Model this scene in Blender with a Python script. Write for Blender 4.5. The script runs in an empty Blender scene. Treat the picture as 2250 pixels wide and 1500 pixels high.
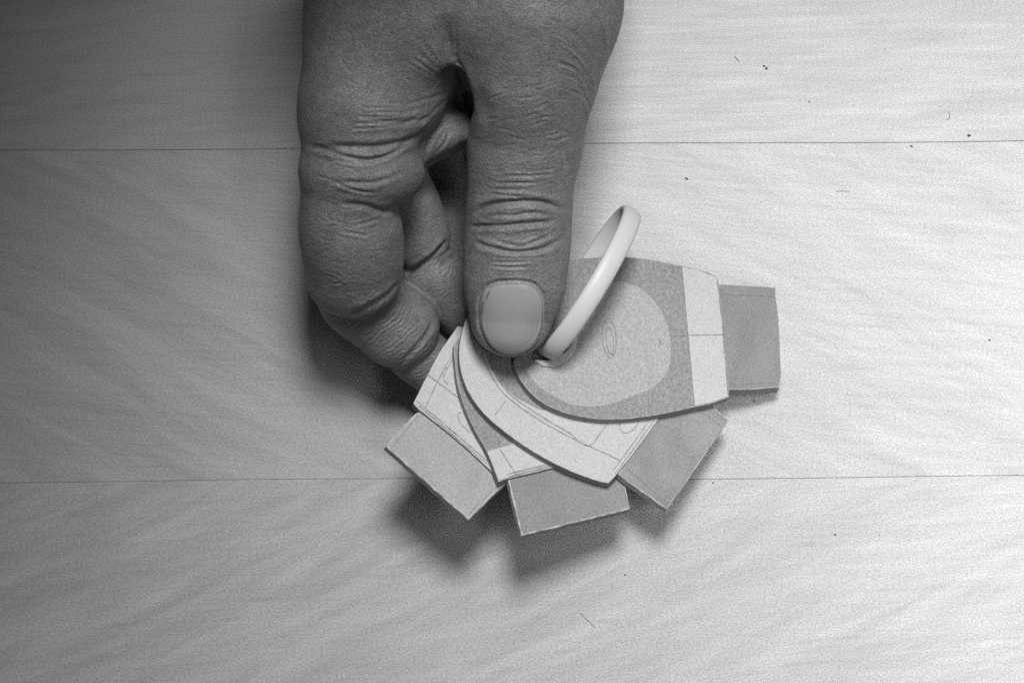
import bpy, bmesh, math, random
import numpy as np
from mathutils import Vector

C = bpy.context.scene.collection
SC = bpy.context.scene
U = 1e-4                      # one modelling unit = 0.1 mm
H = 5000.0                    # camera height over the table in units
CX, CY = 1125.0, 750.0
random.seed(4)
rng = np.random.default_rng(7)

# ------------------------------------------------------------------ camera
cam = bpy.data.cameras.new('camera')
cam.sensor_width = 36.0
cam.lens = 36.0 * H / 2250.0
cam.clip_start, cam.clip_end = 0.01, 20.0
cam_o = bpy.data.objects.new('camera', cam)
cam_o.location = (0, 0, H * U)
C.objects.link(cam_o)
SC.camera = cam_o

# ------------------------------------------------------------------ light
w = bpy.data.worlds.new('World'); SC.world = w; w.use_nodes = True
bg = w.node_tree.nodes['Background']
bg.inputs[0].default_value = (1, 1, 1, 1)
bg.inputs[1].default_value = 0.03
SC.view_settings.view_transform = 'Standard'
SC.view_settings.look = 'None'
SC.view_settings.exposure = 0.0
SC.view_settings.gamma = 1.0
SC.cycles.use_denoising = False


def W(x, y, z):
    return Vector(((x - CX) * U, -(y - CY) * U, z * U))


def area(name, at, target, sx, sy, watts, spread=180):
    l = bpy.data.lights.new(name, 'AREA'); l.shape = 'RECTANGLE'
    l.size, l.size_y, l.energy, l.spread = sx * U, sy * U, watts, math.radians(spread)
    o = bpy.data.objects.new(name, l); C.objects.link(o)
    o.location = W(*at)
    d = W(*target) - W(*at)
    o.rotation_euler = d.to_track_quat('-Z', 'Y').to_euler()
    return o


def spot(name, at, target, radius, watts, size):
    l = bpy.data.lights.new(name, 'SPOT'); l.energy = watts; l.shadow_soft_size = radius * U
    l.spot_size = math.radians(size); l.spot_blend = 1.0
    o = bpy.data.objects.new(name, l); C.objects.link(o)
    o.location = W(*at)
    o.rotation_euler = (W(*target) - W(*at)).to_track_quat('-Z', 'Y').to_euler()


spot('window_light', (1560, -1900, 5400), (2120, 2400, 0), 740, 17, 55)
area('ceiling_light', (4800, 1900, 6000), (4800, 1900, 0), 4200, 5600, 1.0, 58)

# ------------------------------------------------------------------ materials


def mat(name, color, rough=0.6, spec=0.3, mottle=(), bump=(), coat=None, sss=0.0, ior=None):
    """mottle: (scale, amount, stretch); bump: (kind, scale, strength, stretch)"""
    m = bpy.data.materials.new(name); m.use_nodes = True
    nt = m.node_tree; N = nt.nodes; L = nt.links
    p = N['Principled BSDF']
    p.inputs['Roughness'].default_value = rough
    p.inputs['Specular IOR Level'].default_value = spec
    if ior: p.inputs['IOR'].default_value = ior
    if sss:
        p.inputs['Subsurface Weight'].default_value = sss
        p.inputs['Subsurface Radius'].default_value = (1, 1, 1)
        p.inputs['Subsurface Scale'].default_value = 0.0012
    tc = N.new('ShaderNodeTexCoord')

    def mapped(st):
        mp = N.new('ShaderNodeMapping'); mp.inputs['Scale'].default_value = st[:3]
        if len(st) > 3: mp.inputs['Rotation'].default_value = (0, 0, st[3])
        L.new(tc.outputs['Object'], mp.inputs[0]); return mp.outputs[0]
    val = None
    for sc, amt, st, det in mottle:
        n = N.new('ShaderNodeTexNoise'); n.inputs['Scale'].default_value = sc
        n.inputs['Detail'].default_value = det
        L.new(mapped(st), n.inputs['Vector'])
        r = N.new('ShaderNodeMapRange')
        r.inputs[1].default_value, r.inputs[2].default_value = 0.25, 0.75
        r.inputs[3].default_value, r.inputs[4].default_value = 1 - amt, 1 + amt
        L.new(n.outputs['Fac'], r.inputs[0])
        if val is None: val = r.outputs[0]
        else:
            mu = N.new('ShaderNodeMath'); mu.operation = 'MULTIPLY'
            L.new(val, mu.inputs[0]); L.new(r.outputs[0], mu.inputs[1]); val = mu.outputs[0]
    if val is not None:
        mu = N.new('ShaderNodeMath'); mu.operation = 'MULTIPLY'; mu.inputs[1].default_value = color
        L.new(val, mu.inputs[0])
        cb = N.new('ShaderNodeCombineColor')
        for i in range(3): L.new(mu.outputs[0], cb.inputs[i])
        L.new(cb.outputs[0], p.inputs['Base Color'])
    else:
        p.inputs['Base Color'].default_value = (color, color, color, 1)
    prev = None
    for kind, sc, strength, dist, st in bump:
        if kind == 'vor':
            t = N.new('ShaderNodeTexVoronoi'); t.feature = 'DISTANCE_TO_EDGE'; out = 'Distance'
        else:
            t = N.new('ShaderNodeTexNoise'); t.inputs['Detail'].default_value = 4; out = 'Fac'
        t.inputs['Scale'].default_value = sc
        L.new(mapped(st), t.inputs['Vector'])
        src = t.outputs[out]
        if kind == 'vor':
            r = N.new('ShaderNodeMapRange'); r.inputs[1].default_value = 0.0; r.inputs[2].default_value = 0.12
            L.new(src, r.inputs[0]); src = r.outputs[0]
        b = N.new('ShaderNodeBump'); b.inputs['Strength'].default_value = strength
        b.inputs['Distance'].default_value = dist
        L.new(src, b.inputs['Height'])
        if prev is not None: L.new(prev, b.inputs['Normal'])
        prev = b.outputs[0]
    if prev is not None: L.new(prev, p.inputs['Normal'])
    return m


ONE = (1, 1, 1)
M_skin = mat('skin', 0.20, 0.44, 0.4,
             mottle=[(110, 0.14, ONE, 3), (420, 0.16, ONE, 3), (2600, 0.40, ONE, 2)],
             bump=[('noise', 420, 0.4, 0.00045, (1, 2.0, 1)), ('vor', 1000, 0.40, 0.00013, (1, 1.7, 1)), ('noise', 1900, 0.6, 0.0002, ONE)],
             sss=0.08)
M_nail_edge = mat('nail_edge', 0.44, 0.4, 0.4, mottle=[(3000, .15, ONE, 2)])
M_nail = mat('nail', 0.375, 0.30, 0.5, mottle=[(4200, 0.10, ONE, 2), (160, 0.06, ONE, 2)],
             bump=[('noise', 420, 0.15, 0.0001, (3, 0.3, 1))], sss=0.1)
M_white = mat('white_card', 0.57, 0.75, 0.2, mottle=[(2800, 0.20, ONE, 2), (300, 0.03, ONE, 3)],
              bump=[('noise', 2500, 0.15, 0.00006, ONE)])
M_grain = mat('speckled_paper', 0.31, 0.8, 0.2, mottle=[(1700, 0.26, (1, .8, 1), 3), (3000, 0.26, ONE, 2), (120, 0.06, ONE, 2)],
              bump=[('noise', 1600, 0.35, 0.00010, ONE)])
M_patch = mat('pale_speckled_paper', 0.44, 0.8, 0.2, mottle=[(1700, 0.17, (1, .8, 1), 3), (3000, 0.22, ONE, 2)],
              bump=[('noise', 1600, 0.25, 0.00008, ONE)])
M_tab = mat('grey_card', 0.275, 0.6, 0.3, mottle=[(2800, 0.26, ONE, 2), (150, 0.10, (1, .5, 1), 3)],
            bump=[('noise', 1400, 0.2, 0.00006, ONE)])
M_worn = mat('worn_edge', 0.55, 0.85, 0.15, mottle=[(700, 0.5, ONE, 3)])
M_tab4 = mat('brightened_grey_card', 0.40, 0.6, 0.3, mottle=[(2800, 0.26, ONE, 2), (200, 0.10, (1, .5, 1), 3)], bump=[('noise', 1400, 0.3, 0.00008, ONE)])  # grey painted lighter to offset the weaker light on the left tab
M_tab2 = mat('streaked_grey_card', 0.30, 0.5, 0.35, mottle=[(2800, 0.26, ONE, 2), (90, 0.22, (1.3, .9, 1), 2)], bump=[('noise', 1400, 0.2, 0.00006, ONE)])
M_side = mat('cut_edge', 0.38, 0.85, 0.15, mottle=[(1500, 0.25, ONE, 3)], bump=[('noise', 1500, 0.5, 0.0002, ONE)])
M_faint = mat('faint_print', 0.30, 0.7, 0.2, mottle=[(900, 0.5, ONE, 3)])
M_pencil = mat('pencil', 0.33, 0.6, 0.3, mottle=[(1200, 0.5, ONE, 3)])
M_burr = mat('paper_burr', 0.72, 0.8, 0.2, mottle=[(3000, 0.1, ONE, 2)], bump=[('noise', 900, 0.5, 0.0003, ONE)])
M_ring = mat('white_plastic', 0.62, 0.42, 0.4, mottle=[(3600, 0.05, ONE, 2)], bump=[('noise', 500, 0.08, 0.0001, ONE)])
M_dust = mat('dark_dust', 0.13, 0.9, 0.1, mottle=[(900, .8, ONE, 2)])


def wood(seed, rot, base):
    m = bpy.data.materials.new('pale_wood'); m.use_nodes = True
    nt = m.node_tree; N = nt.nodes; L = nt.links; p = N['Principled BSDF']
    p.inputs['Roughness'].default_value = 0.42
    p.inputs['IOR'].default_value = 2.05
    tc = N.new('ShaderNodeTexCoord')

    def noise(scale, st, rotz, det, dist=0.0, off=0.0):
        mp = N.new('ShaderNodeMapping'); mp.vector_type = 'TEXTURE'
        mp.inputs['Scale'].default_value = [1 / v for v in st]
        mp.inputs['Rotation'].default_value = (0, 0, rotz)
        mp.inputs['Location'].default_value = (seed * 3.7 + off, seed * 1.3, seed)
        L.new(tc.outputs['Object'], mp.inputs[0])
        n = N.new('ShaderNodeTexNoise'); n.inputs['Scale'].default_value = scale
        n.inputs['Detail'].default_value = det; n.inputs['Distortion'].default_value = dist
        L.new(mp.outputs[0], n.inputs['Vector']); return n.outputs['Fac']

    def rngmap(s, a, b, lo, hi):
        r = N.new('ShaderNodeMapRange')
        for i, v in enumerate((a, b, lo, hi)): r.inputs[i + 1].default_value = v
        L.new(s, r.inputs[0]); return r.outputs[0]

    def mul(a, b):
        mu = N.new('ShaderNodeMath'); mu.operation = 'MULTIPLY'
        for i, s in enumerate((a, b)):
            if isinstance(s, float): mu.inputs[i].default_value = s
            else: L.new(s, mu.inputs[i])
        return mu.outputs[0]
    broad = rngmap(noise(34, (.8, 4.6, 1), rot, 4, 1.1), .32, .68, .86, 1.06)
    streak = rngmap(noise(80, (0.5, 6.0, 1), rot * .9, 5, .8, 2.), .3, .72, .93, 1.04)
    fine = rngmap(noise(420, (0.16, 2.0, 1), rot * .15, 4, .4, 5.), .56, .74, 1.0, .87)
    grit = rngmap(noise(2600, (0.7, 1.2, 1), 0, 2), .25, .75, .66, 1.34)
    val = mul(mul(mul(broad, streak), mul(fine, grit)), base)
    cb = N.new('ShaderNodeCombineColor')
    for i in range(3): L.new(val, cb.inputs[i])
    L.new(cb.outputs[0], p.inputs['Base Color'])
    L.new(rngmap(noise(300, (0.15, 2.0, 1), rot * .15, 4), .3, .7, .40, .50), p.inputs['Roughness'])
    b = N.new('ShaderNodeBump'); b.inputs['Strength'].default_value = .25; b.inputs['Distance'].default_value = .0001
    L.new(noise(500, (0.12, 2.4, 1), rot * .15, 5, .2, 5.), b.inputs['Height'])
    b2 = N.new('ShaderNodeBump'); b2.inputs['Strength'].default_value = .2; b2.inputs['Distance'].default_value = .00008
    L.new(noise(3000, (0.5, 1.2, 1), 0, 3), b2.inputs['Height'])
    L.new(b.outputs[0], b2.inputs['Normal']); L.new(b2.outputs[0], p.inputs['Normal'])
    return m


# ------------------------------------------------------------------ object helpers


def link(name, me, mats, parent=None, smooth=False):
    o = bpy.data.objects.new(name, me); C.objects.link(o)
    for m in (mats if isinstance(mats, (list, tuple)) else [mats]): me.materials.append(m)
    if parent is not None: o.parent = parent
    if smooth: me.polygons.foreach_set('use_smooth', [True] * len(me.polygons))
    return o


def empty(name, loc):
    o = bpy.data.objects.new(name, None); C.objects.link(o); o.location = loc
    o.empty_display_size = .01
    return o


def tag(o, label, cat, group=None):
    o['label'] = label; o['category'] = cat
    if group: o['group'] = group


def P(px, py, z):
    """a point seen at picture position (px, py) that stands z units above the table"""
    s = (H - z) / H
    return (CX + (px - CX) * s, CY + (py - CY) * s, z)


def smooth_poly(pts, sub=4, sharp=()):
    """closed Catmull-Rom through pts; indices in sharp keep their corner"""
    n = len(pts); out = []
    for i in range(n):
        p0, p1, p2, p3 = (np.array(pts[(i + k) % n], float) for k in (-1, 0, 1, 2))
        if i in sharp: p0 = p1 - (p2 - p1)
        if (i + 1) % n in sharp: p3 = p2 + (p2 - p1)
        if i in sharp and (i + 1) % n in sharp:
            out.append(tuple(p1)); continue
        for k in range(sub):
            t = k / sub
            out.append(tuple(.5 * ((2 * p1) + (p2 - p0) * t + (2 * p0 - 5 * p1 + 4 * p2 - p3) * t * t + (3 * p1 - p0 - 3 * p2 + p3) * t ** 3)))
    return out


def smooth_line(pts, sub=5):
    pts = [np.array(p, float) for p in pts]; out = []
    for i in range(len(pts) - 1):
        p0 = pts[i - 1] if i else 2 * pts[0] - pts[1]
        p1, p2 = pts[i], pts[i + 1]
        p3 = pts[i + 2] if i + 2 < len(pts) else 2 * p2 - p1
        for k in range(sub):
            t = k / sub
            out.append(.5 * ((2 * p1) + (p2 - p0) * t + (2 * p0 - 5 * p1 + 4 * p2 - p3) * t * t + (3 * p1 - p0 - 3 * p2 + p3) * t ** 3))
    out.append(pts[-1])
    return out


# ------------------------------------------------------------------ table
table = empty('wooden_table', (0, 0, 0))
tag(table, 'pale wooden table top of wide boards under the hand', 'table')
edges_l = [-1880, -1130, -392, 331, 1058, 1790, 2530, 3270]
edges_r = [-1905, -1152, -416, 308, 1046, 1776, 2514, 3250]
XL, XR = -3200, 5400


def edge_y(i, x):
    return edges_l[i] + (edges_r[i] - edges_l[i]) * (x - 0) / 2250 + 2.5 * math.sin(x * .004 + i * 2)


rots = [0.05, .12, .14, -.50, .44, .06, -.1]
for i in range(len(edges_l) - 1):
    bm = bmesh.new()
    xs = np.linspace(XL, XR, 260)
    prof = []
    g = .3
    for x in xs:
        a, b = edge_y(i, x) + g, edge_y(i + 1, x) - g
        prof.append([bm.verts.new(W(x, yy, zz)) for yy, zz in ((a, -180), (a, -.5), (a + .8, 0), (b - .8, 0), (b, -.5), (b, -180))])
    for j in range(len(xs) - 1):
        for k in range(5):
            bm.faces.new((prof[j][k], prof[j][k + 1], prof[j + 1][k + 1], prof[j + 1][k]))
        bm.faces.new((prof[j][5], prof[j][0], prof[j + 1][0], prof[j + 1][5]))
    bm.faces.new(prof[0]); bm.faces.new(prof[-1][::-1])
    bmesh.ops.recalc_face_normals(bm, faces=bm.faces)
    me = bpy.data.meshes.new('board'); bm.to_mesh(me); bm.free()
    link('board', me, wood(i * 1.7 + .3, rots[i], 0.47), table)

# specks, fibres and nicks lying on the boards
bm = bmesh.new()


def fleck(x, y, rx, ry, a, h=2.0):
    vs = []
    n = 9
    for k in range(n):
        t = 2 * math.pi * k / n
        r = random.uniform(.8, 1.2)
        u, v = rx * r * math.cos(t), ry * r * math.sin(t)
        vs.append(bm.verts.new(W(x + u * math.cos(a) - v * math.sin(a), y + u * math.sin(a) + v * math.cos(a), .4)))
    top = bm.verts.new(W(x, y, h))
    for k in range(n): bm.faces.new((vs[(k + 1) % n], vs[k], top))
    bm.faces.new(vs)


def fibre(pts, wd=1.3):
    wd *= .6
    pts = smooth_line(pts, 4)
    for a, b in zip(pts, pts[1:]):
        d = b - a; n = np.array([-d[1], d[0]]) / (np.linalg.norm(d) + 1e-6) * wd
        q = [bm.verts.new(W(*(a + n), .5)), bm.verts.new(W(*(a - n), .5)), bm.verts.new(W(*(b - n), .5)), bm.verts.new(W(*(b + n), .5))]
        t = [bm.verts.new(W(*a, 2)), bm.verts.new(W(*b, 2))]
        bm.faces.new((q[0], t[0], t[1], q[3])); bm.faces.new((t[0], q[1], q[2], t[1]))


fleck(1679, 146, 3, 2.5, 0); fleck(1684, 151, 3.6, 3, 0); fleck(1509, 393, 4, 2.5, .6); fleck(1778, 224, 2.3, 2, 0)
fleck(2129, 298, 4, 3, 0); fleck(2174, 747, 3, 2, 0); fleck(1656, 880, 3, 2, .3); fleck(1566, 1060, 2.5, 2, 0); fleck(2003, 322, 4, 2, .5)
fleck(1835, 1174, 3, 2, .5); fleck(1373, 1262, 2.5, 2, .2)
for _ in range(6):
    fleck(random.uniform(1350, 2240), random.uniform(20, 1480), random.uniform(.9, 1.7), random.uniform(.8, 1.3), random.uniform(0, 3), 1)
fibre([(1614, 125), (1620, 131), (1624, 136)]); 
fibre([(1837, 421), (1851, 420), (1866, 421)], .8); fibre([(2085, 245), (2086, 258), (2080, 264)], .9)
fibre([(1275, 1345), (1290, 1360), (1308, 1378)], .5)
me = bpy.data.meshes.new('dust'); bm.to_mesh(me); bm.free()
d = link('dust', me, M_dust, table); d['kind'] = 'stuff'

# ------------------------------------------------------------------ cardboard mock-ups
GROUP = 'cardboard mock-ups fanned out in the hand'
T = 21.5
planes = {1: (268, -.36, .13), 2: (243, -.36, .135), 3: (219, -.355, .135), 4: (195, -.34, .14)}


def zc(i, x, y, dz=0.0):
    z0, gx, gy = planes[i]
    return z0 + gx * (x - 1130) + gy * (y - 800) + dz


def slab(name, i, outline, top, parent, dz=0.0, thick=T, jitter=.5, side=M_side, bevel=1.2, shear=(-4, 9)):
    """a piece of card: outline in picture units on plane i, real thickness, cut edges"""
    pts = outline
    # densify
    dense = []
    for k in range(len(pts)):
        a, b = np.array(pts[k], float), np.array(pts[(k + 1) % len(pts)], float)
        n = max(1, int(np.linalg.norm(b - a) / 14))
        for j in range(n):
            q = a + (b - a) * j / n
            dense.append(q + (rng.normal(0, jitter, 2) if j else 0))
    bm = bmesh.new()
    tv = [bm.verts.new(W(*P(x, y, zc(i, x, y, dz)))) for x, y in dense]
    bv = []
    for x, y in dense:
        q = P(x, y, zc(i, x, y, dz))
        bv.append(bm.verts.new(W(q[0] + shear[0], q[1] + shear[1], q[2] - thick)))
    n = len(dense)
    ft = bm.faces.new(tv); fb = bm.faces.new(bv[::-1])
    for k in range(n):
        f = bm.faces.new((tv[k], bv[k], bv[(k + 1) % n], tv[(k + 1) % n])); f.material_index = 1
    bmesh.ops.recalc_face_normals(bm, faces=bm.faces)
    if ft.normal.z < 0: bmesh.ops.reverse_faces(bm, faces=bm.faces)
    if bevel:
        es = [e for e in bm.edges if ft in e.link_faces]
        bmesh.ops.bevel(bm, geom=es, offset=bevel * U, segments=2, profile=.5, affect='EDGES', clamp_overlap=True, material=2)
    me = bpy.data.meshes.new(name); bm.to_mesh(me); bm.free()
    return link(name, me, [top, side, M_worn], parent)


def pencil(i, lines, parent, dz=1.3, wd=1.05, m=None):
    bm = bmesh.new()
    for ln in lines:
        pts = [np.array(p, float) for p in ln]
        left = []
        for k, p in enumerate(pts):
            d = pts[min(k + 1, len(pts) - 1)] - pts[max(k - 1, 0)]
            nrm = np.array([-d[1], d[0]]) / (np.linalg.norm(d) + 1e-6) * wd * random.uniform(.75, 1.15)
            q = []
            for s in (-1, 1):
                x, y = p + nrm * s
                q.append(bm.verts.new(W(*P(x, y, zc(i, x, y, dz)))))
            left.append(q)
        for a, b in zip(left, left[1:]):
            f = bm.faces.new((a[0], b[0], b[1], a[1])); f.normal_update()
            if f.normal.z < 0: f.normal_flip()
    me = bpy.data.meshes.new('pencil_lines'); bm.to_mesh(me); bm.free()
    return link('pencil_lines', me, m or M_pencil, parent)


def L2(*pts):
    """a straight drawn line broken into short steps"""
    out = []
    for a, b in zip(pts, pts[1:]):
        a, b = np.array(a, float), np.array(b, float)
        n = max(2, int(np.linalg.norm(b - a) / 12))
        out += [a + (b - a) * k / n for k in range(n)]
    return out + [np.array(pts[-1], float)]


def mockup(i, label, base):
    o = empty('cardboard_mockup', (0, 0, 0)); tag(o, label, 'mock-up', GROUP)
    return o


# --- card 4, lowest, left
c4 = mockup(4, 'lowest white cardboard mock-up, pencil-lined, reaching furthest left beside the curled finger', None)
o4 = smooth_poly([(1006, 716), (966, 774), (934, 834), (908, 886), (920, 899), (1000, 962), (1090, 1044), (1140, 1000), (1180, 900), (1150, 780), (1080, 735)], 4, (0, 3, 4, 6))
slab('body', 4, o4, M_white, c4)
slab('tab', 4, [(914, 907), (847, 979), (1030, 1141), (1116, 1056), (1080, 990), (960, 890)], M_tab4, c4, dz=-9, thick=14, bevel=2.8)
pencil(4, [L2((940, 823), (1008, 874), (1040, 900)), L2((916, 880), (1085, 1024)), L2((1003, 762), (960, 840), (935, 895)),
           smooth_line([(1000, 780), (975, 825), (985, 845)]), smooth_line([(1012, 905), (1006, 912), (1014, 932), (1034, 950)]),
           L2((921, 891), (1070, 1018))], c4)
pencil(4, [L2((918, 913), (858, 985)), L2((1030, 1128), (1092, 1066))], c4, dz=-7.7)

# --- card 3
c3 = mockup(3, 'mostly hidden cardboard mock-up, dark speckled body with white band, its grey tab pointing straight down', None)
o3 = smooth_poly([(1003, 745), (1000, 800), (1010, 862), (1036, 930), (1070, 992), (1096, 1058), (1112, 1052), (1180, 1036), (1330, 998), (1330, 880), (1180, 780), (1060, 730)], 4, (5, 6, 8))
slab('body', 3, o3, M_grain, c3)
slab('band', 3, [(1069, 989), (1150, 966), (1300, 925), (1322, 996), (1180, 1033), (1112, 1050), (1097, 1054)], M_white, c3, dz=1.0, thick=.9, side=M_white, bevel=0, shear=(0, 0))
slab('tab', 3, [(1115, 1046), (1146, 1176), (1270, 1146), (1385, 1117), (1374, 1060), (1350, 990)], M_tab, c3, dz=-8, thick=14, bevel=2.8)
pencil(3, [L2((1069, 989), (1150, 966)), L2((1098, 985), (1135, 1043)), L2((1118, 1046), (1180, 1030), (1250, 1012)), L2((1115, 1041), (1180, 1025), (1250, 1006))], c3, dz=2.4)
pencil(3, [L2((1128, 1060), (1160, 1166))], c3, dz=-6.7, wd=.9)

bm = bmesh.new()
for _ in range(26):
    x, y = random.gauss(1222, 17), 0
    y = 1158 - (x - 1222) * .24 + random.uniform(-3, 5) + (4 if abs(x - 1218) < 9 else 0) * random.random()
    z = zc(3, x, y, -12 - random.uniform(0, 8)); r = random.uniform(1.5, 4)
    q = [bm.verts.new(W(*P(x + random.uniform(-r, r), y + random.uniform(-r, r), z + random.uniform(-r, r)))) for _ in range(4)]
    for f in ((0, 1, 2), (0, 2, 3), (0, 3, 1), (1, 3, 2)): bm.faces.new([q[k] for k in f])
me = bpy.data.meshes.new('torn_fibres'); bm.to_mesh(me); bm.free()
link('torn_fibres', me, M_tab, c3)

# --- card 2
c2 = mockup(2, 'white cardboard mock-up with curved pencil outlines, second from top, under the oval one', None)
o2 = smooth_poly([(1036, 690), (1014, 735), (1009, 785), (1017, 830), (1036, 872), (1072, 917), (1122, 958), (1182, 998), (1250, 1033), (1310, 1055), (1337, 1061), (1352, 1046), (1400, 985), (1446, 922), (1480, 870), (1400, 800), (1290, 800), (1180, 800), (1150, 740), (1110, 700)], 4, (10, 11, 14))
slab('body', 2, o2, M_white, c2)
slab('tab', 2, [(1358, 1040), (1372, 1052), (1420, 1086), (1466, 1118), (1540, 1012), (1602, 922), (1560, 886), (1470, 860)], M_tab2, c2, dz=-6, thick=14, bevel=2.2)
inner = [(1062, 745), (1066, 785), (1086, 830), (1118, 868), (1155, 890), (1190, 902)]
slab('inner_patch', 2, smooth_poly([(1085, 745), (1074, 785), (1092, 828), (1124, 864), (1160, 886), (1205, 900), (1250, 860), (1220, 800), (1150, 760)], 4), M_grain, c2, dz=1.0, thick=.9, side=M_grain, bevel=0, shear=(0, 0))
pencil(2, [smooth_line([(1060, 750), (1064, 790), (1084, 832), (1115, 872), (1190, 925), (1270, 968), (1340, 1000), (1362, 1012)]),
           smooth_line([(1068, 750), (1072, 786), (1092, 828), (1124, 868), (1195, 918), (1250, 950), (1281, 975), (1300, 976), (1320, 950), (1342, 922)]),
           smooth_line([(1074, 760), (1082, 796), (1098, 826), (1130, 862), (1160, 884), (1190, 896)]),
           L2((1087, 911), (1112, 880)), L2((1352, 1040), (1400, 975), (1442, 916)), L2((1348, 1032), (1394, 970), (1432, 915)),
           smooth_line([(1364, 926), (1362, 940), (1370, 950), (1385, 948), (1398, 936), (1402, 926)])], c2)
pencil(2, [L2((1375, 1026), (1430, 1072), (1478, 1108)), L2((1545, 905), (1586, 936))], c2, dz=-4.6)

# --- card 1, on top
c1 = mockup(1, 'topmost oval cardboard mock-up, speckled grey with white end band, its grey tab pointing right', None)
o1 = smooth_poly([(1236, 574), (1300, 566), (1365, 564), (1430, 570), (1500, 584), (1545, 594), (1575, 607), (1585, 690), (1594, 785), (1602, 872), (1562, 886), (1524, 894), (1460, 908), (1400, 917), (1340, 921), (1290, 917), (1240, 906), (1195, 886), (1160, 856), (1139, 824), (1130, 790), (1150, 783),
                   (1180, 792), (1215, 792), (1242, 776), (1252, 752), (1254, 730), (1230, 730), (1200, 748), (1178, 740), (1170, 700), (1196, 630)], 4, (6, 9, 21, 26, 27))
slab('body', 1, o1, M_grain, c1)
slab('band', 1, [(1498, 586), (1540, 595), (1573, 609), (1583, 690), (1592, 785), (1599, 870), (1560, 884), (1526, 891), (1518, 800), (1508, 690)], M_white, c1, dz=1.0, thick=.9, side=M_white, bevel=0, shear=(0, 0))
slab('oval_patch', 1, smooth_poly([(1266, 680), (1306, 632), (1362, 618), (1416, 640), (1455, 688), (1473, 750), (1468, 812), (1436, 850), (1385, 872), (1320, 892), (1255, 888), (1196, 858), (1160, 820), (1175, 800), (1222, 800), (1254, 768)], 5), M_patch, c1, dz=1.0, thick=.9, side=M_patch, bevel=0, shear=(0, 0), jitter=1.2)
slab('tab', 1, [(1570, 624), (1640, 627), (1704, 631), (1706, 660), (1711, 700), (1714, 770), (1717, 820), (1712, 851), (1650, 855), (1590, 855)], M_tab, c1, dz=-6, thick=20, shear=(-3, 12), jitter=.5)
pencil(1, [L2((1498, 586), (1508, 690), (1518, 800), (1526, 891)), L2((1577, 615), (1587, 700), (1596, 800), (1601, 868)), L2((1510, 736), (1591, 735)),
           smooth_line([(1470, 737), (1490, 737), (1512, 736)])], c1, dz=2.4)
pencil(1, [L2((1586, 645), (1650, 648), (1702, 651)), L2((1604, 843), (1706, 840))], c1, dz=-4.6, wd=.8, m=M_faint)
loop = [(1339 + 15 * math.cos(t) * (1 if abs(math.sin(t)) < .8 else .8) + 3 * math.sin(t), 742 + 44 * math.sin(t)) for t in np.linspace(0, 2 * math.pi, 30)]
loop2 = [(1340 + 8 * math.cos(t) + 3 * math.sin(t), 748 + 30 * math.sin(t)) for t in np.linspace(0, 2 * math.pi, 24)]
pl = pencil(1, [loop, loop2, smooth_line([(1446, 742), (1452, 752), (1446, 764)])], c1, dz=2.5, wd=1.0, m=M_faint)
pl.name = 'oval_mark'
# torn pale rim round the hole
rim = smooth_line([(1174, 791), (1196, 798), (1221, 796), (1244, 783), (1259, 763), (1266, 738)], 4)
bm = bmesh.new(); rings = []
for k, p in enumerate(rim):
    d = rim[min(k + 1, len(rim) - 1)] - rim[max(k - 1, 0)]; d /= np.linalg.norm(d)
    n = np.array([-d[1], d[0]]); f = math.sin(math.pi * (k + .6) / (len(rim) + .2)) ** .7
    rr = []
    for a in np.linspace(0, 2 * math.pi, 9)[:-1]:
        u, v = 10 * f * math.cos(a) * random.uniform(.85, 1.15), 6 * f * math.sin(a) * random.uniform(.8, 1.2)
        x, y = p + n * u
        rr.append(bm.verts.new(W(*P(x, y, zc(1, x, y, v + 3)))))
    rings.append(rr)
for a, b in zip(rings, rings[1:]):
    for k in range(8): bm.faces.new((a[k], a[(k + 1) % 8], b[(k + 1) % 8], b[k]))
bm.faces.new(rings[0]); bm.faces.new(rings[-1])
bmesh.ops.recalc_face_normals(bm, faces=bm.faces)
me = bpy.data.meshes.new('hole_rim'); bm.to_mesh(me); bm.free()
link('hole_rim', me, M_burr, c1, True)

# ------------------------------------------------------------------ ring
ring = empty('ring', (0, 0, 0))
tag(ring, 'white plastic ring standing through the hole of the topmost mock-up', 'ring')
ctr = np.array(P(1294, 619, 236))
dv = np.array([.506, -.862, -0.2]); dv /= np.linalg.norm(dv)
axis = np.array([-.862, -.506, 0.17]); axis -= dv * axis.dot(dv); axis /= np.linalg.norm(axis)
up = np.cross(dv, axis); up = up if up[2] > 0 else -up
R = 174.0
bm = bmesh.new(); rings = []
NS, NC = 96, 18
for k in range(NS):
    t = 2 * math.pi * k / NS
    rad = dv * math.cos(t) + up * math.sin(t)
    pos = ctr + R * (dv * math.cos(t) + up * (.62 * math.sin(t)))
    rad = dv * (math.cos(t) * .62) + up * math.sin(t); rad /= np.linalg.norm(rad)
    rr = []
    for j in range(NC):
        a = 2 * math.pi * j / NC
        ca, sa = math.cos(a), math.sin(a)
        hw, ht = 21.5, 10
        u = hw * math.copysign(abs(ca) ** .85, ca); v = ht * math.copysign(abs(sa) ** .9, sa)
        rr.append(bm.verts.new(W(*(pos + rad * v + axis * u))))
    rings.append(rr)
for k in range(NS):
    a, b = rings[k], rings[(k + 1) % NS]
    for j in range(NC): bm.faces.new((a[j], a[(j + 1) % NC], b[(j + 1) % NC], b[j]))
bmesh.ops.recalc_face_normals(bm, faces=bm.faces)
me = bpy.data.meshes.new('band'); bm.to_mesh(me); bm.free()
link('loop', me, M_ring, ring, True)

# ------------------------------------------------------------------ hand: one continuous surface


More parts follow.
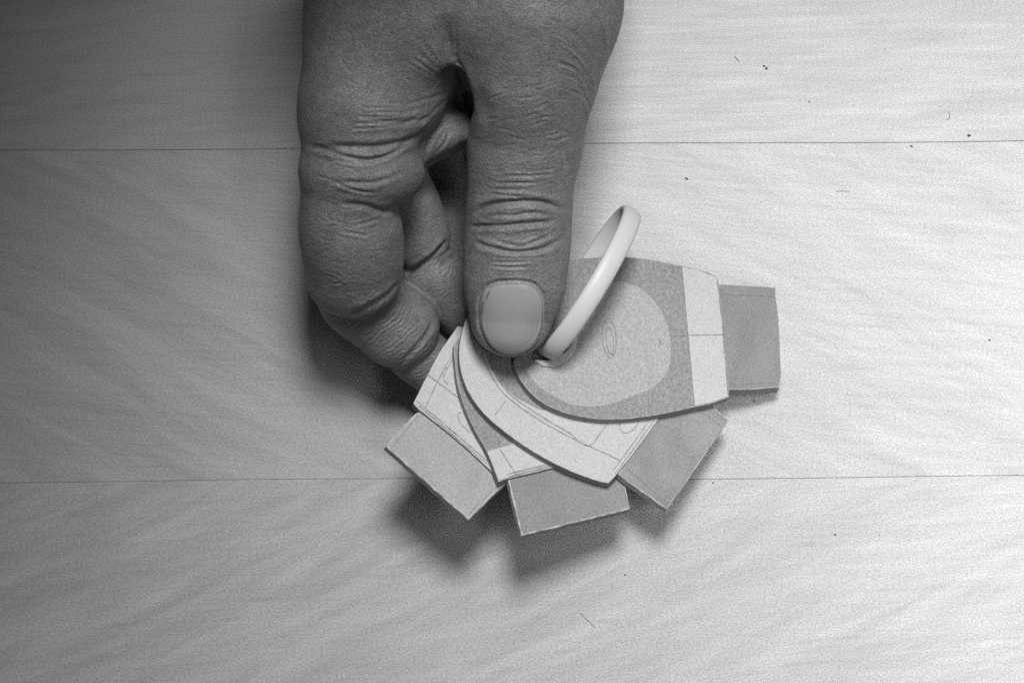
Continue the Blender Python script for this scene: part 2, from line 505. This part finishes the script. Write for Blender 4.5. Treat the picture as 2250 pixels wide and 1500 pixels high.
def cone(a, b, f=1.0):
    """tapered limb segment between two (px, py, z, r); f flattens it in z"""
    A, B = P(*a[:3]), P(*b[:3])
    sa, sb = (H - a[2]) / H, (H - b[2]) / H
    return ('c', np.array(A), np.array(B), a[3] * sa, b[3] * sb, f)


def ell(c, r, rot=0.0):
    s = (H - c[2]) / H
    return ('e', np.array(P(*c)), np.array(r, float) * s, rot)


def ev(pr, X):
    if pr[0] == 'c':
        _, a, b, r1, r2, f = pr
        sc = np.array([1, 1, 1 / f])
        ba = (b - a) * sc; pa = (X - a) * sc
        h = np.clip(pa @ ba / (ba @ ba), 0, 1)
        q = pa - h[:, None] * ba
        return (np.sqrt((q * q).sum(1)) - (r1 + (r2 - r1) * h)) * (f if f < 1 else 1)
    _, c, r, rot = pr
    d = X - c
    if rot:
        cs, sn = math.cos(rot), math.sin(rot)
        d = np.stack([d[:, 0] * cs + d[:, 1] * sn, -d[:, 0] * sn + d[:, 1] * cs, d[:, 2]], 1)
    k0 = np.sqrt(((d / r) ** 2).sum(1)); k1 = np.sqrt(((d / (r * r)) ** 2).sum(1))
    return k0 * (k0 - 1) / np.maximum(k1, 1e-9)


def smin(a, b, k):
    h = np.maximum(k - np.abs(a - b), 0) / k
    return np.minimum(a, b) - h * h * k * .25


def chain(lst, f=1.0):
    return [cone(a, b, f) for a, b in zip(lst, lst[1:])]


def union(prs, X, k):
    d = np.full(len(X), FAR)
    for p in prs:
        lo, hi = bounds(p)
        if (lo < HI).all() and (hi > LO).all(): d = smin(d, ev(p, X), k)
    return d


thumb_tip = chain([(1123, 692, 332, 92), (1131, 610, 347, 105), (1137, 520, 366, 109), (1140, 470, 374, 108)], .82)
thumb_mid = chain([(1141, 440, 380, 106), (1147, 370, 396, 107), (1157, 285, 425, 115), (1158, 150, 475, 152), (1184, 0, 530, 170), (1190, -230, 560, 190)], .9)
thenar = [cone((1215, 30, 470, 138), (1190, -260, 500, 190)), cone((1190, -230, 540, 190), (1100, -520, 520, 230))]
index_base = [cone((860, -330, 470, 190), (838, 20, 470, 150)), cone((838, 0, 470, 152), (795, 225, 462, 142)), ell((905, 90, 430), (150, 190, 150), .1)]
index_prox = [ell((797, 380, 440), (137, 88, 122)), cone((780, 300, 450, 118), (762, 440, 430, 92))]
index_mid = [cone((778, 505, 392, 106), (790, 592, 335, 96)), cone((772, 545, 365, 104), (760, 600, 320, 84))]
index_back = [cone((750, 360, 420, 82), (752, 470, 405, 80)), cone((752, 470, 405, 80), (766, 600, 330, 82))]
index_dist = [cone((772, 590, 280, 98), (795, 650, 235, 88)), cone((786, 640, 230, 82), (878, 722, 188, 78)), cone((790, 660, 220, 74), (860, 735, 195, 66)), ell((893, 713, 186), (68, 74, 68))]
index_tip = [cone((915, 775, 130, 66), (1010, 850, 105, 60))]
web = [cone((896, 318, 372, 58), (1042, 270, 352, 28)), cone((930, 335, 330, 34), (1040, 292, 330, 24)), cone((940, 240, 300, 70), (1040, 240, 290, 56))]
BASIN = ell((985, 200, 705), (150, 92, 150), .55)
dorsal = [cone((1010, -300, 500, 170), (980, 10, 500, 118)), ell((985, 20, 480), (150, 130, 140))]
middle = [cone((830, 200, 250, 100), (850, 350, 235, 76)), cone((850, 350, 235, 74), (914, 510, 182, 70)), cone((890, 455, 205, 72), (916, 520, 178, 69))]
middle_mid = [cone((944, 608, 140, 70), (1035, 690, 110, 66)), ell((966, 604, 148), (74, 58, 60), .7)]
ring_f = [cone((870, 120, 150, 110), (955, 400, 78, 72)), cone((955, 400, 78, 70), (985, 590, 62, 58)), cone((985, 590, 62, 56), (1060, 660, 52, 48))]
pinky = [cone((860, 60, 105, 95), (830, 350, 85, 72)), cone((830, 350, 85, 68), (850, 500, 66, 58)), cone((850, 500, 64, 56), (930, 570, 56, 48))]
palm = [cone((1060, -420, 400, 250), (1010, -40, 330, 190)), cone((1010, -40, 320, 185), (980, 120, 200, 110)), cone((930, -100, 230, 170), (910, 80, 170, 120)),
        cone((1000, -200, 500, 190), (940, -560, 900, 270)), cone((940, -560, 900, 270), (900, -900, 1350, 300))]


FAR = 400.0


def bounds(pr):
    if pr[0] == 'c':
        r = max(pr[3], pr[4]); return np.minimum(pr[1], pr[2]) - r, np.maximum(pr[1], pr[2]) + r
    r = np.full(3, max(pr[2])) if pr[3] else pr[2]
    return pr[1] - r, pr[1] + r


def sdf(X):
    """distance to the skin, evaluated block by block with only the limbs near each block"""
    out = np.empty(len(X))
    b = np.floor(X / 140).astype(int); b -= b.min(0); m = b.max(0) + 1
    key = (b[:, 0] * m[1] + b[:, 1]) * m[2] + b[:, 2]
    order = np.argsort(key, kind='stable')
    cuts = np.flatnonzero(np.diff(key[order])) + 1
    for q in np.split(order, cuts):
        out[q] = sdf_block(X[q])
    return out


def sdf_block(X):
    global LO, HI
    LO, HI = X.min(0) - 125, X.max(0) + 125
    th = smin(union(thumb_mid + thenar, X, 45), union(thumb_tip, X, 30), 26)
    ix = union(index_base, X, 70)
    ix = smin(ix, union(index_prox, X, 30), 34)
    ix = smin(ix, smin(union(index_mid, X, 30), union(index_back, X, 40), 40), 17)
    ix = smin(ix, union(index_dist, X, 30), 7)
    ix = smin(ix, union(index_tip, X, 10), 9)
    bd = ev(BASIN, X)
    h = np.maximum(90 - np.abs(ix + bd), 0) / 90
    ix = np.maximum(ix, -bd) + h * h * 90 * .25
    d = smin(union(palm, X, 90), ix, 60)
    mf = smin(union(middle, X, 25), union(middle_mid, X, 20), 9)
    rf = union(ring_f, X, 18); pf = union(pinky, X, 18)
    low = smin(smin(mf, rf, 14), pf, 14)
    d = smin(d, low, 10)
    d = smin(d, union(web, X, 16), 30)
    d = smin(d, th, 24)
    d = smin(d, union(dorsal, X, 60), 90)
    # deep fold between thumb and index
    fold = [cone((985, 105, 640, 3), (1000, 160, 600, 9)), cone((1000, 160, 600, 9), (1022, 235, 560, 12)), cone((1000, 165, 520, 12), (1022, 235, 420, 18)), cone((960, 205, 585, 8), (1010, 212, 480, 22))]
    fd = union(fold, X, 20)
    h = np.maximum(70 - np.abs(d + fd), 0) / 70
    d = np.maximum(d, -fd) + h * h * 70 * .25
    d = np.maximum(d, 3 - X[:, 2])
    return np.maximum(d, -760 - X[:, 1])


def surface(lo, hi, vox):
    n = np.ceil((hi - lo) / vox).astype(int)
    n = (n // 4 + 1) * 4
    cn = n // 4
    gc = np.stack(np.meshgrid(*[lo[i] + (np.arange(cn[i]) * 4 + 1.5) * vox for i in range(3)], indexing='ij'), -1).reshape(-1, 3)
    cd = sdf(gc).reshape(cn)
    big = cd.repeat(4, 0).repeat(4, 1).repeat(4, 2)
    idx = np.argwhere(np.abs(big) < vox * 4 * 1.6)
    big = big.astype(np.float32)
    for s in range(0, len(idx), 400000):
        q = idx[s:s + 400000]
        big[q[:, 0], q[:, 1], q[:, 2]] = sdf(lo + q * vox)
    ins = big < 0
    m = n - 1
    cnt = np.zeros(m, np.int8)
    for dx in (0, 1):
        for dy in (0, 1):
            for dz in (0, 1):
                cnt += ins[dx:m[0] + dx, dy:m[1] + dy, dz:m[2] + dz]
    act = np.argwhere((cnt > 0) & (cnt < 8))
    vid = np.full(m, -1, np.int32); vid[act[:, 0], act[:, 1], act[:, 2]] = np.arange(len(act))
    acc = np.zeros((len(act), 3)); num = np.zeros(len(act))
    cor = [(a, b, c) for a in (0, 1) for b in (0, 1) for c in (0, 1)]
    for a in cor:
        for ax in range(3):
            if a[ax]: continue
            b = list(a); b[ax] = 1
            va = big[act[:, 0] + a[0], act[:, 1] + a[1], act[:, 2] + a[2]]
            vb = big[act[:, 0] + b[0], act[:, 1] + b[1], act[:, 2] + b[2]]
            c = (va < 0) != (vb < 0)
            t = np.where(c, va / np.where(c, va - vb, 1), 0)
            pt = np.tile(np.array(a, float), (len(act), 1)); pt[:, ax] = t
            acc[c] += pt[c]; num[c] += 1
    V = lo + (act + acc / num[:, None]) * vox
    F = []
    for ax in range(3):
        o1, o2 = (ax + 1) % 3, (ax + 2) % 3
        a = [slice(None)] * 3; b = [slice(None)] * 3
        a[ax] = slice(0, -1); b[ax] = slice(1, None)
        e = np.argwhere(ins[tuple(a)] != ins[tuple(b)])
        e = e[(e[:, o1] > 0) & (e[:, o2] > 0) & (e[:, o1] < m[o1]) & (e[:, o2] < m[o2])]
        flip = ins[e[:, 0], e[:, 1], e[:, 2]]
        q = []
        for s1, s2 in ((1, 1), (0, 1), (0, 0), (1, 0)):
            c = e.copy(); c[:, o1] -= s1; c[:, o2] -= s2
            q.append(vid[c[:, 0], c[:, 1], c[:, 2]])
        q = np.stack(q, 1)
        q[~flip] = q[~flip][:, ::-1]
        F.append(q[(q >= 0).all(1)])
    return V, np.concatenate(F)


def subdivide(V, F):
    e = np.stack([F, np.roll(F, -1, 1)], -1).reshape(-1, 2); e.sort(1)
    key = e[:, 0].astype(np.int64) * len(V) + e[:, 1]
    uq, first, inv = np.unique(key, return_index=True, return_inverse=True)
    em = V[e[first]].mean(1)
    fc = V[F].mean(1)
    ne = inv.reshape(-1, 4) + len(V); nf = np.arange(len(F)) + len(V) + len(em)
    out = [np.stack([F[:, k], ne[:, k], nf, ne[:, k - 1]], 1) for k in range(4)]
    return np.concatenate([V, em, fc]), np.concatenate(out)


def grad(X, h=1.0):
    g = sum(np.array(k, float) * sdf(X + np.array(k) * h)[:, None] for k in ((1, -1, -1), (-1, -1, 1), (-1, 1, -1), (1, 1, 1)))
    n = np.linalg.norm(g, axis=1)
    return g / np.maximum(n, 1e-6)[:, None], n / (4 * h)


V, F = surface(np.array([540., -780., -20.]), np.array([1480., 930., 1300.]), 4.5)
V, F = subdivide(V, F)
Nrm, gl = grad(V, 1.8)
V -= Nrm * np.clip(sdf(V) / np.maximum(gl, .3), -4, 4)[:, None]
V -= Nrm * np.clip(sdf(V), -3, 3)[:, None]

# ---- creases, folds and wrinkles as relief on the skin
uu = CX + (V[:, 0] - CX) * H / (H - V[:, 2]); vv = CY + (V[:, 1] - CY) * H / (H - V[:, 2])
bi = np.clip(((uu - 500) / 8).astype(int), 0, 140); bj = np.clip(((vv + 1000) / 8).astype(int), 0, 260)
top = np.full((141, 261), -1e9); np.maximum.at(top, (bi, bj), V[:, 2])
vis = (V[:, 2] > top[bi, bj] - 30) & (Nrm[:, 2] > .12)
disp = np.zeros(len(V))


def crease(pts, depth, width, ridge=.35, taper=.5):
    pts = np.array(smooth_line(pts, 5))
    lo, hi = pts.min(0) - 6 * width, pts.max(0) + 6 * width
    s = np.where(vis & (uu > lo[0]) & (uu < hi[0]) & (vv > lo[1]) & (vv < hi[1]))[0]
    if not len(s): return
    q = np.stack([uu[s], vv[s]], 1)
    best = np.full(len(s), 1e9); tt = np.zeros(len(s)); n = len(pts) - 1
    for k in range(n):
        a, b = pts[k], pts[k + 1]; ba = b - a
        h = np.clip((q - a) @ ba / (ba @ ba + 1e-9), 0, 1)
        dd = np.linalg.norm(q - a - h[:, None] * ba, axis=1)
        c = dd < best; best[c] = dd[c]; tt[c] = ((k + h) / n)[c]
    amp = np.clip(np.minimum(tt, 1 - tt) / max(taper * .5, 1e-3), 0, 1) ** .7
    amp *= np.clip((Nrm[s, 2] - .12) / .3, 0, 1)
    disp[s] += KD * amp * depth * (-np.exp(-(best / width) ** 2) + ridge * np.exp(-((best - 2.2 * width) / (1.1 * width)) ** 2))


KD = .44
# thumb joint
crease([(1040, 474), (1065, 455), (1110, 446), (1150, 443), (1195, 446), (1238, 462)], 15, 6, .4, .3)
crease([(1034, 500), (1060, 497), (1120, 495), (1170, 491), (1220, 487)], 12, 5, .45, .3)
crease([(1040, 530), (1065, 540), (1110, 551), (1150, 553), (1195, 546), (1240, 520)], 10, 5, .4, .4)
crease([(1085, 528), (1120, 538), (1150, 540), (1185, 527), (1225, 508)], 5, 3.5, .6)
crease([(1090, 472), (1130, 474), (1160, 468), (1200, 470)], 5, 3.5, .6)
crease([(1060, 482), (1090, 486), (1130, 482)], 4, 3, .6)
KD = .55
for yy in (565, 574, 585, 428, 415, 400, 385):
    x0 = random.uniform(1070, 1110)
    crease([(x0, yy + random.uniform(-3, 3)), (x0 + 40, yy + 2), (x0 + random.uniform(70, 115), yy + random.uniform(-5, 3))], random.uniform(1.8, 3.2), 2.6, .7)
KD = 1.0
crease([(974, 30), (980, 70), (988, 108), (994, 135)], 9, 16, 0, .9)
crease([(1000, 120), (1014, 170), (1030, 230), (1040, 262)], 8, 7, 0, .5)
KD = .42
# index folds
crease([(690, 322), (760, 324), (830, 323), (890, 312), (945, 290)], 12, 7, .4, .5)
crease([(670, 318), (720, 332), (790, 352), (830, 350), (880, 330)], 7, 5, .6)
crease([(780, 352), (830, 348), (870, 332), (895, 314)], 6, 4, .7)
crease([(735, 350), (770, 358), (800, 362)], 4, 3, .8)
crease([(720, 398), (780, 402), (830, 400), (890, 378)], 6, 5, .5)
crease([(735, 400), (752, 408), (790, 420), (830, 424)], 4, 3, .8)
crease([(745, 448), (800, 452), (840, 464), (862, 460)], 9, 6, .4)
crease([(770, 497), (810, 488), (840, 476)], 3, 3, .9)
crease([(750, 508), (790, 515), (810, 520)], 3, 3, .9)
KD = .45
crease([(765, 692), (810, 674), (850, 650), (884, 618)], 12, 6, .4, .3)
crease([(880, 800), (912, 766), (938, 735), (952, 706)], 9, 5, .3, .3)
KD = 1.0
crease([(884, 608), (920, 585), (955, 560), (985, 527)], 8, 5, .4, .3)
crease([(968, 585), (985, 570), (1010, 552)], 6, 4, .4)
KD = .42
crease([(955, 255), (925, 265), (870, 270), (800, 262)], 5, 6, .5)
crease([(1035, 258), (1000, 262), (960, 282), (940, 320), (936, 350)], 8, 5, .5)
crease([(985, 290), (980, 310), (960, 335)], 4, 3, .6)
KD = .4
for k in range(9):
    x0, y0 = random.uniform(770, 830), 222 + k * 8 + random.uniform(-4, 4)
    crease([(x0, y0), (x0 + 22, y0 + random.uniform(-2, 3)), (x0 + random.uniform(40, 75), y0 + random.uniform(-3, 3))], random.uniform(1.5, 3), 2.4, 1.0)
# radiating folds into the pit between thumb and finger
for k in range(15):
    a = math.radians(200 + k * 9 + random.uniform(-3, 3)) if k < 8 else math.radians(150 - (k - 8) * 8)
    r0, r1 = random.uniform(35, 60), random.uniform(110, 200)
    cx, cy = 1012, 190
    crease([(cx + r0 * math.cos(a), cy + r0 * math.sin(a) * .8), (cx + (r0 + r1) / 2 * math.cos(a + .08), cy + (r0 + r1) / 2 * math.sin(a + .08) * .8), (cx + r1 * math.cos(a + .12), cy + r1 * math.sin(a + .12) * .8)], random.uniform(2, 4), random.uniform(3, 5), .6)
# curved stretch lines on the right of the thumb base
for k in range(16):
    s = k * 9 + random.uniform(-3, 3)
    crease([(1180 + s * .5 + random.uniform(-25, 25), 40 + s * 1.1), (1240 + s * .32, 58 + s * 1.15), (1288 + s * .08, 100 + s * 1.2), (1305 - s * .05, 150 + s * 1.2)], random.uniform(1.6, 3.6), random.uniform(2.6, 4), .7)
crease([(1290, -10), (1312, 40), (1322, 85), (1322, 130)], 7, 5, .5)
crease([(1318, -10), (1332, 30), (1336, 70)], 5, 4, .5)
for k in range(26):
    x0, y0 = random.uniform(1060, 1220), random.uniform(180, 430)
    a = random.uniform(-.5, .35); ln = random.uniform(25, 60)
    crease([(x0, y0), (x0 + ln * .5, y0 + ln * .5 * math.tan(a) + random.uniform(-3, 3)), (x0 + ln, y0 + ln * math.tan(a))], random.uniform(1.2, 2.6), 2.6, .7)
for k in range(40):
    x0, y0 = random.uniform(680, 960), random.uniform(10, 250)
    a = random.choice((-.9, .7)) + random.uniform(-.3, .3); ln = random.uniform(15, 40)
    crease([(x0, y0), (x0 + ln * .5 * math.cos(a), y0 + ln * .5 * math.sin(a)), (x0 + ln * math.cos(a), y0 + ln * math.sin(a))], random.uniform(.8, 1.7), 2.4, .7)
for k in range(34):
    x0, y0 = random.uniform(690, 830), random.uniform(340, 660)
    a = random.uniform(-.5, .5); ln = random.uniform(15, 45)
    crease([(x0, y0), (x0 + ln * .5, y0 + ln * .5 * math.tan(a) + random.uniform(-2, 2)), (x0 + ln, y0 + ln * math.tan(a))], random.uniform(.8, 2.0), 2.4, .7)


def ripples(c, ax, half, wav, amp, seed):
    """fine parallel wrinkles across a finger segment; ax = direction along the finger"""
    s = np.where(vis & (np.abs(uu - c[0]) < 140) & (np.abs(vv - c[1]) < 140))[0]
    du, dv_ = uu[s] - c[0], vv[s] - c[1]
    a = du * ax[0] + dv_ * ax[1]; b = -du * ax[1] + dv_ * ax[0]
    r2 = np.random.default_rng(seed); ph = r2.uniform(0, 6, 6)
    warp = 6 * np.sin(b * .035 + ph[0]) + 2.2 * np.sin(b * .09 + a * .05 + ph[1]) + 1.3 * np.sin(b * .17 - a * .11 + ph[2]) + .003 * b * b
    mod = np.clip(.45 + .6 * np.sin(b * .07 + a * .09 + ph[3]) * np.sin(a * .06 - b * .05 + ph[4]) + .3 * np.sin(b * .19 + a * .21), 0, 1)
    msk = np.exp(-(a / half[0]) ** 4 - (b / half[1]) ** 4)
    disp[s] += amp * mod * msk * np.sin((a + warp) * 2 * math.pi / wav)


ripples((850, 725), (.72, .69), (85, 62), 10, 1.5, 3)
ripples((950, 810), (.72, .69), (80, 60), 9.5, 1.2, 4)
ripples((965, 600), (.72, .69), (50, 55), 10, 1.0, 5)
ripples((1145, 505), (0, 1), (60, 95), 13, .5, 6)
ripples((1150, 390), (0.1, 1), (70, 90), 11, .4, 8)

KD = .6
# nail fold
nc = (1125, 699); nw, nh = 71, 79


def nail_edge(t, k=1.0):
    c, s = math.cos(t), math.sin(t)
    e = .62 if s < 0 else .96
    return (nc[0] + k * nw * math.copysign(abs(c) ** e, c) * (1 - .03 * s), nc[1] + k * nh * math.copysign(abs(s) ** e, s))


crease([nail_edge(t, 1.035) for t in np.linspace(math.pi * .93, math.pi * 2.07, 40)], 8, 3.4, .12, .25)
crease([nail_edge(t, 1.035) for t in np.linspace(-.1, math.pi + .1, 36)], 6, 3.2, .25, .2)
crease([(1062, 660), (1066, 645), (1074, 632)], 4, 3, .8)
crease([(1050, 690), (1054, 672), (1058, 655)], 4, 3, .8)

V2 = V + Nrm * disp[:, None]
me = bpy.data.meshes.new('hand')
me.from_pydata([], [], [])
co = np.stack([(V2[:, 0] - CX) * U, -(V2[:, 1] - CY) * U, V2[:, 2] * U], 1).astype(np.float32)
me.vertices.add(len(co)); me.vertices.foreach_set('co', co.ravel())
FF = F[:, ::-1]
me.loops.add(FF.size); me.loops.foreach_set('vertex_index', FF.astype(np.int32).ravel())
me.polygons.add(len(FF)); me.polygons.foreach_set('loop_start', np.arange(0, FF.size, 4, dtype=np.int32))
me.update(calc_edges=True); me.validate()
hand = link('hand', me, M_skin, None, True)
tag(hand, 'right hand pinching the fanned mock-ups between its thumb and curled fingers', 'hand')
# make sure the faces look outward
pz = me.polygons[int(np.argmax(V2[F[:, 0], 2]))]
if pz.normal.z < 0: me.flip_normals()
print('hand', len(co), 'verts')


def drop(u, v):
    """height of the thumb surface under picture positions (u, v), walking down the sight line"""
    z = np.full(len(u), 640.0)
    for _ in range(60):
        s = (H - z) / H
        X = np.stack([CX + (u - CX) * s, CY + (v - CY) * s, z], 1)
        z = z - np.clip(sdf(X) * .8, -20, 40)
    return z


bm = bmesh.new()
NR, NT = 14, 72
rows = []
for r in range(NR + 1):
    k = r / NR
    pts = np.array([nail_edge(2 * math.pi * j / NT, k) for j in range(NT)])
    z = drop(pts[:, 0], pts[:, 1])
    # plate is flatter along its length than the flesh and lifts at the free edge
    lift = 1.9 - 2.9 * k ** 14 + np.clip((pts[:, 1] - 735) / 40, 0, 1) * 3
    rows.append([bm.verts.new(W(*P(p[0], p[1], zz + l))) for p, zz, l in zip(pts, z, lift)] if r else None)
    if r == 0:
        cvert = bm.verts.new(W(*P(nc[0], nc[1], drop(np.array([nc[0] * 1.0]), np.array([nc[1] * 1.0]))[0] + 1.9)))
for j in range(NT): bm.faces.new((cvert, rows[1][j], rows[1][(j + 1) % NT]))
for r in range(1, NR):
    for j in range(NT):
        f = bm.faces.new((rows[r][j], rows[r + 1][j], rows[r + 1][(j + 1) % NT], rows[r][(j + 1) % NT]))
        if r >= NR - 2 and math.sin(2 * math.pi * (j + .5) / NT) > .1: f.material_index = 1
low = [bm.verts.new(v.co - Vector((0, 0, 12 * U))) for v in rows[NR]]
for j in range(NT): bm.faces.new((rows[NR][j], low[j], low[(j + 1) % NT], rows[NR][(j + 1) % NT]))
bm.faces.new(low)
bmesh.ops.recalc_face_normals(bm, faces=bm.faces)
me = bpy.data.meshes.new('thumbnail'); bm.to_mesh(me); bm.free()
link('thumbnail', me, [M_nail, M_nail_edge], hand, True)
